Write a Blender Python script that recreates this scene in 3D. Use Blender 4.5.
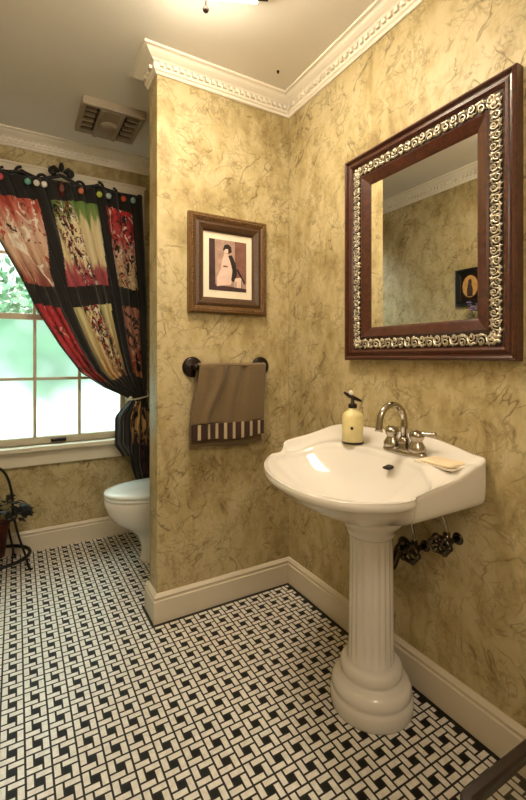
import bpy, bmesh, math, random
from mathutils import Vector, Matrix
PI = math.pi
random.seed(7)
for o in list(bpy.data.objects): bpy.data.objects.remove(o)
SC = bpy.context.scene
COL = SC.collection

# ------------------------------------------------------------------ camera, world, lights, exposure
H = 2.5
F_PX, HOR, PPX, YAW = 424.15, 357.6, 259.57, 0.522
cam_d = bpy.data.cameras.new('camera')
cam = bpy.data.objects.new('camera', cam_d); COL.objects.link(cam)
cam.location = (-1.24, -1.8469, 1.1656)
cam.rotation_euler = (PI/2, 0, -YAW)
cam_d.sensor_fit = 'VERTICAL'; cam_d.sensor_height = 24.0
cam_d.lens = 24.0*F_PX/800
cam_d.shift_x = (263-PPX)/800
cam_d.shift_y = (HOR-400)/800
cam_d.clip_start = 0.02
SC.camera = cam

world = bpy.data.worlds.new('world'); SC.world = world
world.use_nodes = True
wn = world.node_tree.nodes; wl = world.node_tree.links
wn.clear()
w_out = wn.new('ShaderNodeOutputWorld'); w_bg = wn.new('ShaderNodeBackground')
w_bg.inputs['Color'].default_value = (0.93, 0.97, 1.0, 1); w_bg.inputs['Strength'].default_value = 1.5
wl.new(w_bg.outputs[0], w_out.inputs[0])

def lamp(name, kind, loc, power, color, rot=(0, 0, 0), **kw):
    d = bpy.data.lights.new(name, kind); d.energy = power; d.color = color
    for k, v in kw.items(): setattr(d, k, v)
    o = bpy.data.objects.new(name, d); COL.objects.link(o); o.location = loc; o.rotation_euler = rot
    return o
lamp('entry_lamp_light', 'POINT', (-1.0, -2.2, 2.02), 16, (1.0, 0.90, 0.76), shadow_soft_size=0.12)
lamp('window_daylight', 'AREA', (-1.0, 1.9, 2.3), 40, (0.88, 0.96, 1.0), rot=(-1.0, 0, 0), shape='RECTANGLE', size=1.2, size_y=1.2)

lamp('sun', 'SUN', (0, 0, 6), 5.0, (1.0, 0.97, 0.92), rot=(math.radians(38), math.radians(-12), 0), angle=0.01)
SC.view_settings.view_transform = 'Standard'
SC.view_settings.look = 'None'
SC.view_settings.gamma = 1.0
SC.view_settings.use_curve_mapping = False
SC.view_settings.exposure = 0.40

# ------------------------------------------------------------------ materials
def lin(c):
    return tuple(((v/255)/12.92 if v/255 <= .04045 else ((v/255+.055)/1.055)**2.4) for v in c)
def srgb(r, g, b): return lin((r, g, b)) + (1.0,)

class NT:
    """small node-tree writer"""
    def __init__(s, name):
        s.m = bpy.data.materials.new(name); s.m.use_nodes = True
        s.n = s.m.node_tree.nodes; s.l = s.m.node_tree.links
        s.n.clear()
        s.out = s.n.new('ShaderNodeOutputMaterial')
        s.p = s.n.new('ShaderNodeBsdfPrincipled')
        s.l.new(s.p.outputs[0], s.out.inputs[0])
    def set(s, inp, v):
        if isinstance(v, bpy.types.NodeSocket): s.l.new(v, inp)
        else: inp.default_value = v
    def math(s, op, a, b=0.0, c=None):
        n = s.n.new('ShaderNodeMath'); n.operation = op
        s.set(n.inputs[0], a); s.set(n.inputs[1], b)
        if c is not None: s.set(n.inputs[2], c)
        return n.outputs[0]
    def coord(s, kind='Object'):
        return s.n.new('ShaderNodeTexCoord').outputs[kind]
    def mapping(s, v, scale=(1, 1, 1), loc=(0, 0, 0), rot=(0, 0, 0)):
        n = s.n.new('ShaderNodeMapping'); s.l.new(v, n.inputs[0])
        n.inputs['Location'].default_value = loc; n.inputs['Rotation'].default_value = rot; n.inputs['Scale'].default_value = scale
        return n.outputs[0]
    def noise(s, v, scale, detail=4, rough=.55, dist=0.0):
        n = s.n.new('ShaderNodeTexNoise'); s.l.new(v, n.inputs['Vector'])
        n.inputs['Scale'].default_value = scale; n.inputs['Detail'].default_value = detail
        n.inputs['Roughness'].default_value = rough; n.inputs['Distortion'].default_value = dist
        return n.outputs['Fac']
    def voro(s, v, scale, feature='DISTANCE_TO_EDGE'):
        n = s.n.new('ShaderNodeTexVoronoi'); n.feature = feature; s.l.new(v, n.inputs['Vector'])
        n.inputs['Scale'].default_value = scale
        return n.outputs['Distance']
    def ramp(s, f, stops, interp='LINEAR'):
        n = s.n.new('ShaderNodeValToRGB'); s.set(n.inputs[0], f)
        cr = n.color_ramp; cr.interpolation = interp
        while len(cr.elements) < len(stops): cr.elements.new(0.5)
        for e, (p, c) in zip(cr.elements, stops):
            e.position = p; e.color = c if len(c) == 4 else tuple(c)+(1,)
        return n.outputs[0]
    def mix(s, f, a, b, mode='MIX'):
        n = s.n.new('ShaderNodeMix'); n.data_type = 'RGBA'; n.blend_type = mode
        s.set(n.inputs[0], f); s.set(n.inputs[6], a); s.set(n.inputs[7], b)
        return n.outputs[2]
    def bump(s, h, strength=.3, dist=.002):
        n = s.n.new('ShaderNodeBump'); n.inputs['Strength'].default_value = strength; n.inputs['Distance'].default_value = dist
        s.l.new(h, n.inputs['Height']); s.l.new(n.outputs[0], s.p.inputs['Normal'])
    def base(s, c): s.set(s.p.inputs['Base Color'], c)
    def pr(s, **kw):
        for k, v in kw.items(): s.set(s.p.inputs[k.replace('_', ' ')], v)

def plain(name, col, rough=.5, metal=0.0, var=.08, scale=20, bump=0.0, **kw):
    t = NT(name)
    c = srgb(*col)
    f = t.noise(t.coord(), scale, 4)
    dk = tuple(v*(1-var*2) for v in c[:3])+(1,)
    lt = tuple(min(1, v*(1+var)) for v in c[:3])+(1,)
    t.base(t.ramp(f, [(.3, dk), (.7, lt)]))
    t.pr(Roughness=rough, Metallic=metal, **kw)
    if bump: t.bump(f, bump, .002)
    return t.m

def wall_paint(name):
    """gold faux finish over crumpled tissue paper: soft mottling and short thin crease lines"""
    t = NT(name)
    co = t.coord()
    sep = t.n.new('ShaderNodeSeparateXYZ'); t.l.new(co, sep.inputs[0])
    cmb = t.n.new('ShaderNodeCombineXYZ')
    t.l.new(t.math('SUBTRACT', sep.outputs[0], sep.outputs[1]), cmb.inputs[0]); t.l.new(sep.outputs[2], cmb.inputs[1])
    p = cmb.outputs[0]
    n1 = t.noise(p, 2.4, 4, .55)
    n2 = t.noise(t.mapping(p, (1.6, .8, 1)), 9, 6, .65, .4)
    mixn = t.math('ADD', t.math('MULTIPLY', n1, .5), t.math('MULTIPLY', n2, .5))
    basec = t.ramp(mixn, [(.34, srgb(142, 123, 83)), (.43, srgb(173, 155, 111)), (.53, srgb(194, 178, 137)), (.66, srgb(202, 188, 150))])
    nn = t.n.new('ShaderNodeTexNoise'); t.l.new(p, nn.inputs['Vector']); nn.inputs['Scale'].default_value = 6; nn.inputs['Detail'].default_value = 5
    vm = t.n.new('ShaderNodeVectorMath'); vm.operation = 'MULTIPLY_ADD'
    t.l.new(nn.outputs['Color'], vm.inputs[0]); vm.inputs[1].default_value = (.07, .07, .07); t.l.new(p, vm.inputs[2])
    dv = vm.outputs[0]
    def ridge(rot, scl, sc, w0, glo, gsc, loc):
        m = t.mapping(dv, scl, loc=loc)
        r_ = t.n.new('ShaderNodeVectorRotate'); r_.rotation_type = 'Z_AXIS'; t.l.new(dv, r_.inputs['Vector']); r_.inputs['Angle'].default_value = rot
        m = t.mapping(r_.outputs[0], scl, loc=loc)
        d = t.math('ABSOLUTE', t.math('SUBTRACT', t.noise(m, sc, 3, .55), .5))
        line = t.ramp(d, [(0, (1, 1, 1)), (w0, (0, 0, 0))])
        g = t.ramp(t.noise(t.mapping(p, (1, 1, 1), loc=(loc[1], loc[0], 3)), gsc, 3), [(glo, (0, 0, 0)), (glo+.12, (1, 1, 1))])
        return t.math('MULTIPLY', line, g)
    v = t.math('MULTIPLY', ridge(.75, (1, .30, 1), 8, .014, .46, 4.5, (2, 5, 0)), .85)
    for a in ((-.55, (1, .28, 1), 9, .015, .48, 5.0, (7, 1, 0), .75), (1.35, (1, .35, 1), 11, .018, .47, 6.0, (3, 9, 0), .65), (.1, (1, .5, 1), 20, .035, .46, 7.0, (4, 2, 0), .5), (2.1, (1, .6, 1), 27, .045, .46, 8.0, (1, 6, 0), .42)):
        v = t.math('MAXIMUM', v, t.math('MULTIPLY', ridge(*a[:7]), a[7]))
    c = t.mix(t.math('MULTIPLY', v, .9), basec, srgb(92, 76, 44))
    t.base(c); t.pr(Roughness=.45)
    t.p.inputs['Specular IOR Level'].default_value = .3
    t.bump(t.math('SUBTRACT', t.math('MULTIPLY', n2, .4), v), .4, .003)
    return t.m

def floor_mosaic(name, S=.0672, x0=-.779, y0=-.535):
    """pinwheel mosaic: four 1x2 white tiles round a black square in each 3x3 cell"""
    t = NT(name)
    co = t.coord()
    sep = t.n.new('ShaderNodeSeparateXYZ'); t.l.new(co, sep.inputs[0])
    def cell(a, o):
        v = t.math('ADD', t.math('DIVIDE', t.math('SUBTRACT', a, o), S), 100.5)
        return t.math('MULTIPLY', t.math('FRACT', v), 3.0)
    u = cell(sep.outputs[0], x0); v = cell(sep.outputs[1], y0)
    def rect(u0, u1, v0, v1):
        a = t.math('MINIMUM', t.math('SUBTRACT', u, u0), t.math('SUBTRACT', u1, u))
        b = t.math('MINIMUM', t.math('SUBTRACT', v, v0), t.math('SUBTRACT', v1, v))
        return t.math('MINIMUM', a, b)
    w = rect(0., 2., 0., 1.)
    for r in ((2., 3., 0., 2.), (1., 3., 2., 3.), (0., 1., 1., 3.)): w = t.math('MAXIMUM', w, rect(*r))
    k = rect(1., 2., 1., 2.)
    def step(d, lo, hi):
        n = t.n.new('ShaderNodeMapRange'); n.interpolation_type = 'SMOOTHSTEP'
        t.set(n.inputs[0], d); n.inputs[1].default_value = lo; n.inputs[2].default_value = hi
        return n.outputs[0]
    wm = step(w, .105, .155); km = step(k, .05, .1)
    nz = t.noise(co, 60, 2)
    white = t.ramp(nz, [(.3, srgb(216, 211, 203)), (.7, srgb(238, 234, 228))])
    c = t.mix(km, srgb(30, 25, 21), srgb(12, 13, 12))
    c = t.mix(wm, c, white)
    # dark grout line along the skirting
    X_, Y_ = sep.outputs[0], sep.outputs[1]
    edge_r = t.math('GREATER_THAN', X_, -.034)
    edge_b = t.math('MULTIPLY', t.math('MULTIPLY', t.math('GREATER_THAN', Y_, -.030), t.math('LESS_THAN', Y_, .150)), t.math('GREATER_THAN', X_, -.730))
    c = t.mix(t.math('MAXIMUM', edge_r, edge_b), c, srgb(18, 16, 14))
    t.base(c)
    t.p.inputs['Specular IOR Level'].default_value = .35
    t.pr(Roughness=t.ramp(wm, [(0, (.6, .6, .6)), (1, (.3, .3, .3))]))
    t.bump(t.math('MAXIMUM', wm, km), .35, .0015)
    return t.m

M = {}
M['wall'] = wall_paint('gold_crackle_wall')
M['floor'] = floor_mosaic('mosaic_floor')
M['ceiling'] = plain('ceiling_paint', (228, 223, 216), .8, var=.02, scale=3)
M['trim'] = plain('cream_trim', (218, 207, 188), .38, var=.02, scale=5)
M['crown'] = plain('white_crown', (236, 229, 216), .4, var=.02, scale=5)
M['casing'] = plain('window_casing_paint', (222, 213, 194), .4, var=.02, scale=5)
M['porcelain'] = plain('porcelain', (230, 225, 219), .10, var=.01, scale=3, Coat_Weight=.4)
M['chrome'] = plain('chrome', (176, 168, 156), .14, 1.0, var=.03)
M['dark_chrome'] = plain('tarnished_chrome', (88, 80, 70), .2, 1.0, var=.15, scale=40)
M['bronze'] = plain('dark_bronze', (42, 30, 24), .35, .6, var=.15, scale=40)
M['iron'] = plain('wrought_iron', (26, 21, 20), .5, .4, var=.2, scale=60)
M['rust'] = plain('copper_red', (96, 42, 28), .5, .2, var=.2, scale=40)
M['black'] = plain('black_plastic', (18, 17, 16), .4, var=.05)
M['leaf_dark'] = plain('dark_leaf', (14, 13, 14), .65, var=.25, scale=30)
M['vent'] = plain('vent_plastic', (164, 150, 130), .5, var=.03)
M['vent_dark'] = plain('vent_slot', (62, 54, 46), .7, var=.05)
M['mirror'] = plain('mirror_glass', (235, 235, 230), .01, 1.0, var=0.0)
M['silver'] = plain('antique_silver', (214, 204, 184), .30, .85, var=.12, scale=50)
M['patina'] = plain('patina_ground', (58, 42, 30), .6, .2, var=.2, scale=60)
M['soap'] = plain('peach_soap', (240, 220, 188), .45, var=.04)
M['soap_dish'] = plain('cream_dish', (238, 226, 206), .2, var=.02)
M['lotion'] = plain('cream_lotion_bottle', (232, 218, 160), .22, var=.06, scale=25)
M['white'] = plain('white_plastic', (238, 234, 226), .3, var=.01)
M['lid'] = plain('toilet_lid', (238, 240, 238), .12, var=.01)
M['stem'] = plain('plant_stem', (62, 92, 48), .6, var=.1)
M['petal'] = plain('purple_petal', (146, 116, 176), .6, var=.15, scale=60)
M['table_wood'] = plain('ebony_wood', (40, 28, 22), .35, var=.2, scale=12)
M['ground'] = plain('pale_paving', (235, 238, 232), .8, var=.03, scale=2)
M['foliage'] = plain('garden_foliage', (128, 184, 142), .6, var=.3, scale=6)
M['sash'] = plain('sash_paint', (196, 184, 160), .45, var=.02, scale=5)
M['vase'] = plain('glazed_vase', (92, 104, 92), .2, var=.1)

def wood(name, c1, c2, rough=.3, scale=(3, 30, 3)):
    t = NT(name)
    f = t.noise(t.mapping(t.coord(), scale), 4, 5, .6, .8)
    t.base(t.ramp(f, [(.3, srgb(*c1)), (.7, srgb(*c2))])); t.pr(Roughness=rough, Coat_Weight=.3)
    t.bump(f, .1, .001)
    return t.m
M['mahogany'] = wood('mahogany', (46, 20, 14), (84, 40, 26), .28, (14, 14, 14))
M['gilt'] = wood('brown_gilt_wood', (58, 36, 15), (124, 86, 38), .4, (40, 40, 40))
M['dark_gilt'] = wood('dark_gilt_wood', (48, 28, 16), (88, 58, 32), .4, (40, 40, 40))
M['shelf_wood'] = wood('shelf_wood', (60, 38, 24), (92, 60, 40), .4, (10, 10, 10))

def cloth(name, col, rough=.9, bump=.5, scale=220, var=.12):
    t = NT(name); c = srgb(*col); co = t.coord()
    f = t.noise(co, scale, 2, .6); g = t.noise(co, 9, 4)
    c0 = t.ramp(f, [(.3, tuple(v*(1-var*2) for v in c[:3])), (.7, tuple(min(1, v*(1+var)) for v in c[:3]))])
    c1 = t.mix(t.math('MULTIPLY', g, .35), c0, tuple(v*.6 for v in c[:3])+(1,))
    t.base(c1); t.pr(Roughness=rough, Sheen_Weight=.3); t.bump(f, bump, .002)
    return t.m
M['towel'] = cloth('brown_terry', (118, 97, 66))
M['curtain_black'] = cloth('black_cotton', (20, 17, 18), .8, .2, 120)

def stripes(name):
    t = NT(name); co = t.coord('UV')
    sep = t.n.new('ShaderNodeSeparateXYZ'); t.l.new(co, sep.inputs[0])
    fr = t.math('FRACT', t.math('MULTIPLY', sep.outputs[0], 8.5))
    fr2 = t.math('FRACT', t.math('MULTIPLY', sep.outputs[0], 25.5))
    a = t.ramp(fr, [(0, srgb(52, 25, 17)), (.56, srgb(52, 25, 17)), (.64, srgb(186, 166, 132)), (.97, srgb(186, 166, 132))], 'CONSTANT')
    t.base(t.mix(t.ramp(fr2, [(0, (0, 0, 0)), (.86, (0, 0, 0)), (.9, (.7, .7, .7))], 'CONSTANT'), a, srgb(70, 44, 34)))
    t.pr(Roughness=.85, Sheen_Weight=.2); t.bump(t.noise(co, 200, 2), .3, .001)
    return t.m
M['towel_stripe'] = stripes('striped_band')

def patch(name, stops, motif=None, m_lo=.56, zlo=0., zhi=1., stretch=(26, 3.0, 1), motif_u=None):
    """printed cotton: dye wash down the height (uv.y) with streaks and blot motifs"""
    t = NT(name); uv = t.coord('UV')
    sep = t.n.new('ShaderNodeSeparateXYZ'); t.l.new(uv, sep.inputs[0])
    st = t.noise(t.mapping(uv, stretch), 1.6, 5, .6)
    h = t.n.new('ShaderNodeMapRange'); t.l.new(sep.outputs[1], h.inputs[0])
    h.inputs[1].default_value = zlo; h.inputs[2].default_value = zhi
    f = t.math('ADD', h.outputs[0], t.math('MULTIPLY', t.math('SUBTRACT', st, .5), .75))
    c = t.ramp(f, [(p, srgb(*q)) for p, q in stops])
    if motif:
        for k, (mc, sc, lo) in enumerate(motif):
            n = t.noise(t.mapping(uv, (sc, sc*.55, 1), loc=(k*3.1, k*1.7, 0)), 1.0, 4, .55, 1.4)
            msk = t.ramp(n, [(lo, (0, 0, 0)), (lo+.02, (1, 1, 1))])
            if motif_u:
                d = t.math('ABSOLUTE', t.math('SUBTRACT', t.math('ADD', sep.outputs[0], t.math('MULTIPLY', sep.outputs[1], motif_u[2])), motif_u[0]))
                msk = t.math('MULTIPLY', msk, t.ramp(d, [(motif_u[1], (1, 1, 1)), (motif_u[1]*1.4, (0, 0, 0))]))
            c = t.mix(msk, c, srgb(*mc))
    t.base(c); t.pr(Roughness=.75, Sheen_Weight=.15)
    t.bump(t.noise(t.mapping(uv, (300, 300, 1)), 1, 1), .15, .001)
    return t.m

def glassy(name, tint, rough, alpha_mix):
    """thin window glass: transparent mixed with gloss (clear) or with translucent white (frosted)"""
    t = NT(name)
    tr = t.n.new('ShaderNodeBsdfTransparent'); tr.inputs[0].default_value = tint
    gl = t.n.new('ShaderNodeBsdfGlossy'); gl.inputs['Roughness'].default_value = rough
    fr = t.n.new('ShaderNodeLayerWeight'); fac = t.math('MULTIPLY_ADD', t.math('POWER', fr.outputs['Facing'], 5.0), .7, .035)
    mx = t.n.new('ShaderNodeMixShader'); t.l.new(fac, mx.inputs[0]); t.l.new(tr.outputs[0], mx.inputs[1]); t.l.new(gl.outputs[0], mx.inputs[2])
    res = mx.outputs[0]
    if alpha_mix:
        re = t.n.new('ShaderNodeBsdfRefraction'); re.inputs['Roughness'].default_value = .62; re.inputs['IOR'].default_value = 1.05
        re.inputs[0].default_value = tint
        tl = t.n.new('ShaderNodeBsdfTranslucent'); tl.inputs[0].default_value = (.92, .97, .94, 1)
        m1 = t.n.new('ShaderNodeMixShader'); m1.inputs[0].default_value = .05
        t.l.new(re.outputs[0], m1.inputs[1]); t.l.new(tl.outputs[0], m1.inputs[2])
        m2 = t.n.new('ShaderNodeMixShader'); m2.inputs[0].default_value = alpha_mix
        t.l.new(res, m2.inputs[1]); t.l.new(m1.outputs[0], m2.inputs[2]); res = m2.outputs[0]
    t.l.new(res, t.out.inputs[0])
    return t.m
M['glass'] = glassy('clear_window_glass', (.95, .98, .96, 1), .02, 0)
M['frosted'] = glassy('frosted_window_glass', (.84, .96, .90, 1), .2, .92)
M['table_glass'] = glassy('smoked_table_glass', (.9, .9, .88, 1), .02, 0)

def emit(name, col, s):
    t = NT(name); t.base(srgb(*col)); t.p.inputs['Emission Color'].default_value = srgb(*col); t.p.inputs['Emission Strength'].default_value = s
    return t.m
M['lamp_glass'] = emit('lit_lamp_glass', (255, 238, 208), 35.0)

# ------------------------------------------------------------------ mesh helpers
ORG = {}
def B(): return bmesh.new()
def obj(name, bm, mat, parent=None, smooth=False, bevel=0, seg=2, sub=0, recalc=True):
    if recalc: bmesh.ops.recalc_face_normals(bm, faces=bm.faces[:])
    if parent is not None: bmesh.ops.translate(bm, verts=bm.verts[:], vec=-Vector(ORG[parent.name]))
    me = bpy.data.meshes.new(name); bm.to_mesh(me); bm.free()
    for m in (mat if isinstance(mat, (list, tuple)) else [mat]): me.materials.append(m)
    o = bpy.data.objects.new(name, me); COL.objects.link(o)
    if parent is not None: o.parent = parent; ORG[o.name] = ORG[parent.name]
    else: ORG[o.name] = (0, 0, 0)
    if smooth:
        for p in me.polygons: p.use_smooth = True
    if bevel:
        b = o.modifiers.new('bevel', 'BEVEL'); b.width = bevel; b.segments = seg; b.limit_method = 'ANGLE'; b.angle_limit = .6
    if sub:
        s = o.modifiers.new('sub', 'SUBSURF'); s.levels = sub; s.render_levels = sub
    return o
def rebase(o, loc):
    """move a top-level mesh's origin to its base"""
    o.data.transform(Matrix.Translation(-Vector(loc))); o.location = loc; ORG[o.name] = tuple(loc)
    return o
def tag(o, label, cat, group=None, kind=None):
    o['label'] = label; o['category'] = cat
    if group: o['group'] = group
    if kind: o['kind'] = kind
    return o
def thing(name, loc, label, cat, group=None):
    o = bpy.data.objects.new(name, None); COL.objects.link(o); o.location = loc; o.empty_display_size = .05
    ORG[o.name] = tuple(loc)
    return tag(o, label, cat, group)
def struct(o):
    o['kind'] = 'structure'; return o
def box(bm, x0, x1, y0, y1, z0, z1):
    v = [bm.verts.new((x, y, z)) for z in (z0, z1) for y in (y0, y1) for x in (x0, x1)]
    for f in ((0, 2, 3, 1), (4, 5, 7, 6), (0, 1, 5, 4), (2, 6, 7, 3), (0, 4, 6, 2), (1, 3, 7, 5)): bm.faces.new([v[i] for i in f])
    return v
def loft(bm, rings, caps=True, closed=True):
    R = [[bm.verts.new(p) for p in r] for r in rings]
    n = len(R[0])
    for a, b in zip(R[:-1], R[1:]):
        for i in range(n if closed else n-1):
            j = (i+1) % n
            try: bm.faces.new((a[i], a[j], b[j], b[i]))
            except ValueError: pass
    if caps:
        for r in (R[0], R[-1]):
            try: bm.faces.new(r)
            except ValueError: pass
    return R
def frames(pts):
    P = [Vector(p) for p in pts]; out = []
    t0 = (P[1]-P[0]).normalized()
    up = Vector((0, 0, 1)) if abs(t0.z) < .9 else Vector((1, 0, 0))
    n = (up-up.dot(t0)*t0).normalized()
    for i, p in enumerate(P):
        a = P[max(i-1, 0)]; b = P[min(i+1, len(P)-1)]
        t = (b-a).normalized() if (b-a).length > 1e-9 else t0
        n = (n-n.dot(t)*t)
        n = n.normalized() if n.length > 1e-6 else Vector((1, 0, 0))
        out.append((p, n, t.cross(n)))
    return out
def tube(bm, pts, r, n=8, caps=True):
    rr = r if isinstance(r, (list, tuple)) else [r]*len(pts)
    rings = []
    for (p, a, b), q in zip(frames(pts), rr):
        rings.append([p+q*(math.cos(2*PI*k/n)*a+math.sin(2*PI*k/n)*b) for k in range(n)])
    loft(bm, rings, caps)
def lathe(bm, prof, c=(0, 0, 0), n=32, axis='Z', rfun=None):
    rings = []
    for r, h in prof:
        ring = []
        for k in range(n):
            a = 2*PI*k/n; q = r*(rfun(a, h) if rfun else 1)
            x, y = q*math.cos(a), q*math.sin(a)
            if axis == 'Z': p = (c[0]+x, c[1]+y, c[2]+h)
            elif axis == 'X': p = (c[0]+h, c[1]+x, c[2]+y)
            else: p = (c[0]+x, c[1]+h, c[2]+y)
            ring.append(p)
        rings.append(ring)
    loft(bm, rings)
def ball(bm, c, r, sc=(1, 1, 1), rot=None, u=10, v=7):
    m = Matrix.Translation(c) @ (rot.to_4x4() if rot else Matrix.Identity(4)) @ Matrix.Diagonal((r*sc[0], r*sc[1], r*sc[2], 1))
    bmesh.ops.create_uvsphere(bm, u_segments=u, v_segments=v, radius=1, matrix=m)
def catmull(P, per=8, closed=False):
    P = [Vector(p) for p in P]; n = len(P); out = []
    for i in range(n if closed else n-1):
        g = lambda k: P[k % n] if closed else P[max(0, min(n-1, k))]
        a, b, c, d = g(i-1), g(i), g(i+1), g(i+2)
        for k in range(per):
            t = k/per
            out.append(.5*((2*b)+(c-a)*t+(2*a-5*b+4*c-d)*t*t+(3*b-a-3*c+d)*t**3))
    if not closed: out.append(P[-1])
    return out
def sst(a, b, x):
    t = max(0., min(1., (x-a)/(b-a))); return t*t*(3-2*t)
def lerp(a, b, t): return a+(b-a)*t
def interp(tab, x):
    if x <= tab[0][0]: return tab[0][1]
    for (a, p), (b, q) in zip(tab[:-1], tab[1:]):
        if x <= b: return p+(q-p)*(x-a)/(b-a)
    return tab[-1][1]

def sweep(path, prof, z0):
    """profile (offset to the left of the path, height) mitred along an open XY path: one bmesh per segment"""
    P = [Vector((a, b)) for a, b in path]
    dirs = [(b-a).normalized() for a, b in zip(P[:-1], P[1:])]
    nor = [Vector((-d.y, d.x)) for d in dirs]
    def at(i, off):
        if i == 0: return P[0]+nor[0]*off
        if i == len(P)-1: return P[-1]+nor[-1]*off
        m = nor[i-1]+nor[i]; m = m/m.dot(nor[i])
        return P[i]+m*off
    res = []
    for s in range(len(dirs)):
        bm = B(); rings = []
        for i in (s, s+1): rings.append([(*at(i, o), z0+h) for o, h in prof])
        loft(bm, rings)
        res.append((bm, P[s], dirs[s], nor[s], (P[s+1]-P[s]).length))
    return res
def merge(*bms):
    out = B()
    for b in bms:
        me = bpy.data.meshes.new('tmp'); b.to_mesh(me); b.free(); out.from_mesh(me); bpy.data.meshes.remove(me)
    return out

# ------------------------------------------------------------------ room shell
PW = .70            # length of the partition wall with the print
YW, XL, YF = 1.06, -1.56, -2.55
bm = B(); box(bm, XL-.1, .1, YF-.1, YW+.1, -.1, 0); struct(obj('floor', bm, M['floor']))
bm = B(); box(bm, XL-.1, .1, YF-.1, YW+.1, H, H+.1); struct(obj('ceiling', bm, M['ceiling']))
bm = B(); box(bm, 0, .1, YF-.1, YW+.1, 0, H); struct(obj('wall_right', bm, M['wall']))
bm = B(); box(bm, XL-.1, XL, YF-.1, YW+.1, 0, H); struct(obj('wall_left', bm, M['wall']))
bm = B(); box(bm, -PW, 0, 0, .12, 0, H); struct(obj('wall_back', bm, M['wall'], bevel=.004))
WX0, WX1, WZ0, WZ1 = -1.436, -.587, .633, 2.215      # window opening
bm = B()
box(bm, XL, 0, YW, YW+.1, 0, WZ0); box(bm, XL, 0, YW, YW+.1, WZ1, H)
box(bm, XL, WX0, YW, YW+.1, WZ0, WZ1); box(bm, WX1, 0, YW, YW+.1, WZ0, WZ1)
struct(obj('wall_window', bm, M['wall']))
bm = B()            # front wall behind the camera with its closed door
box(bm, XL, -1.42, YF-.1, YF, 0, H); box(bm, -.62, 0, YF-.1, YF, 0, H); box(bm, -1.42, -.62, YF-.1, YF, 2.05, H)
struct(obj('wall_front', bm, M['wall']))
bm = B(); box(bm, -1.42, -.62, YF-.06, YF-.02, .006, 2.05)
for zz in ((.2, .95), (1.1, 1.9)):
    for xx in ((-1.32, -1.06), (-.98, -.72)): box(bm, xx[0], xx[1], YF-.02, YF-.012, *zz)
dr = struct(obj('door_1', bm, M['trim'], bevel=.003))
bm = B(); lathe(bm, [(.001, 0), (.028, 0), (.028, .006), (.010, .010), (.010, .035), (.026, .042), (.028, .055), (.018, .066), (.001, .068)], (-.69, YF-.02, 1.0), 20, 'Y')
obj('door_knob', bm, M['bronze'], dr, smooth=True)
bm = B()
for x0, x1, z0, z1 in ((-1.5, -1.42, 0, 2.13), (-.62, -.54, 0, 2.13), (-1.42, -.62, 2.05, 2.13)): box(bm, x0, x1, YF, YF+.02, z0, z1)
struct(obj('trim_3', bm, M['trim'], bevel=.003))

crown_prof = [(0, -.0862), (.007, -.0862), (.010, -.080), (.010, -.074), (.016, -.070), (.018, -.062), (.018, -.042), (.026, -.040), (.031, -.034),
              (.040, -.030), (.052, -.022), (.060, -.013), (.066, -.011), (.0739, -.010), (.0739, 0), (0, 0)]
base_prof = [(0, 0), (.018, 0), (.018, .096), (.013, .100), (.013, .106), (.0165, .110), (.0165, .114), (.010, .121), (.006, .1257), (0, .1257)]
path = [(0, YF), (0, 0), (-PW, 0), (-PW, .12), (0, .12), (0, YW), (XL, YW), (XL, YF)]
cs = sweep(path, crown_prof, H)
names = ['right', 'back', 'back', 'back', 'right', 'window', 'left']
groups = {}
for nm, (b, p, d, n, L) in zip(names, cs):
    k = int(L/.030)
    for i in range(k):
        c = p+d*((i+.5)*L/k)
        a, e = c-d*.0085+n*.016, c+d*.0085+n*.030
        box(b, min(a.x, e.x), max(a.x, e.x), min(a.y, e.y), max(a.y, e.y), H-.060, H-.043)
    groups.setdefault(nm, []).append(b)
for i, (nm, bs) in enumerate(groups.items()):
    struct(obj('trim_%d' % (i+10), merge(*bs), M['crown']))
bsweep = sweep(path, base_prof, 0)
groups = {}
for nm, (b, p, d, n, L) in zip(names, bsweep): groups.setdefault(nm, []).append(b)
for nm, bs in groups.items(): struct(obj('baseboard_'+nm, merge(*bs), M['trim']))

# ------------------------------------------------------------------ window
win = thing('window_1', (-1.01, YW, WZ0), 'white double-hung window with frosted lower panes', 'window')
del win['label'], win['category']; struct(win)
bm = B()      # casing: side boards, head, stool and apron, jamb liner
box(bm, WX1, WX1+.105, YW-.022, YW, WZ0, WZ1+.09); box(bm, XL, WX0, YW-.022, YW, WZ0, WZ1+.09)
box(bm, WX0, WX1, YW-.022, YW, WZ1, WZ1+.09)
box(bm, WX0-.09, WX1+.115, YW-.028, YW, WZ1+.09, WZ1+.105)
obj('casing', bm, M['casing'], win, bevel=.003)
bm = B(); box(bm, XL, WX1+.125, YW-.055, YW+.05, WZ0-.028, WZ0); obj('window_sill', bm, M['casing'], win, bevel=.004)
bm = B(); box(bm, XL, WX1+.105, YW-.020, YW, WZ0-.118, WZ0-.028); obj('apron', bm, M['casing'], win, bevel=.003)
bm = B()
box(bm, WX0, WX0+.012, YW, YW+.1, WZ0, WZ1); box(bm, WX1-.012, WX1, YW, YW+.1, WZ0, WZ1); box(bm, WX0+.012, WX1-.012, YW, YW+.1, WZ1-.012, WZ1)
obj('jamb', bm, M['casing'], win)
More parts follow.
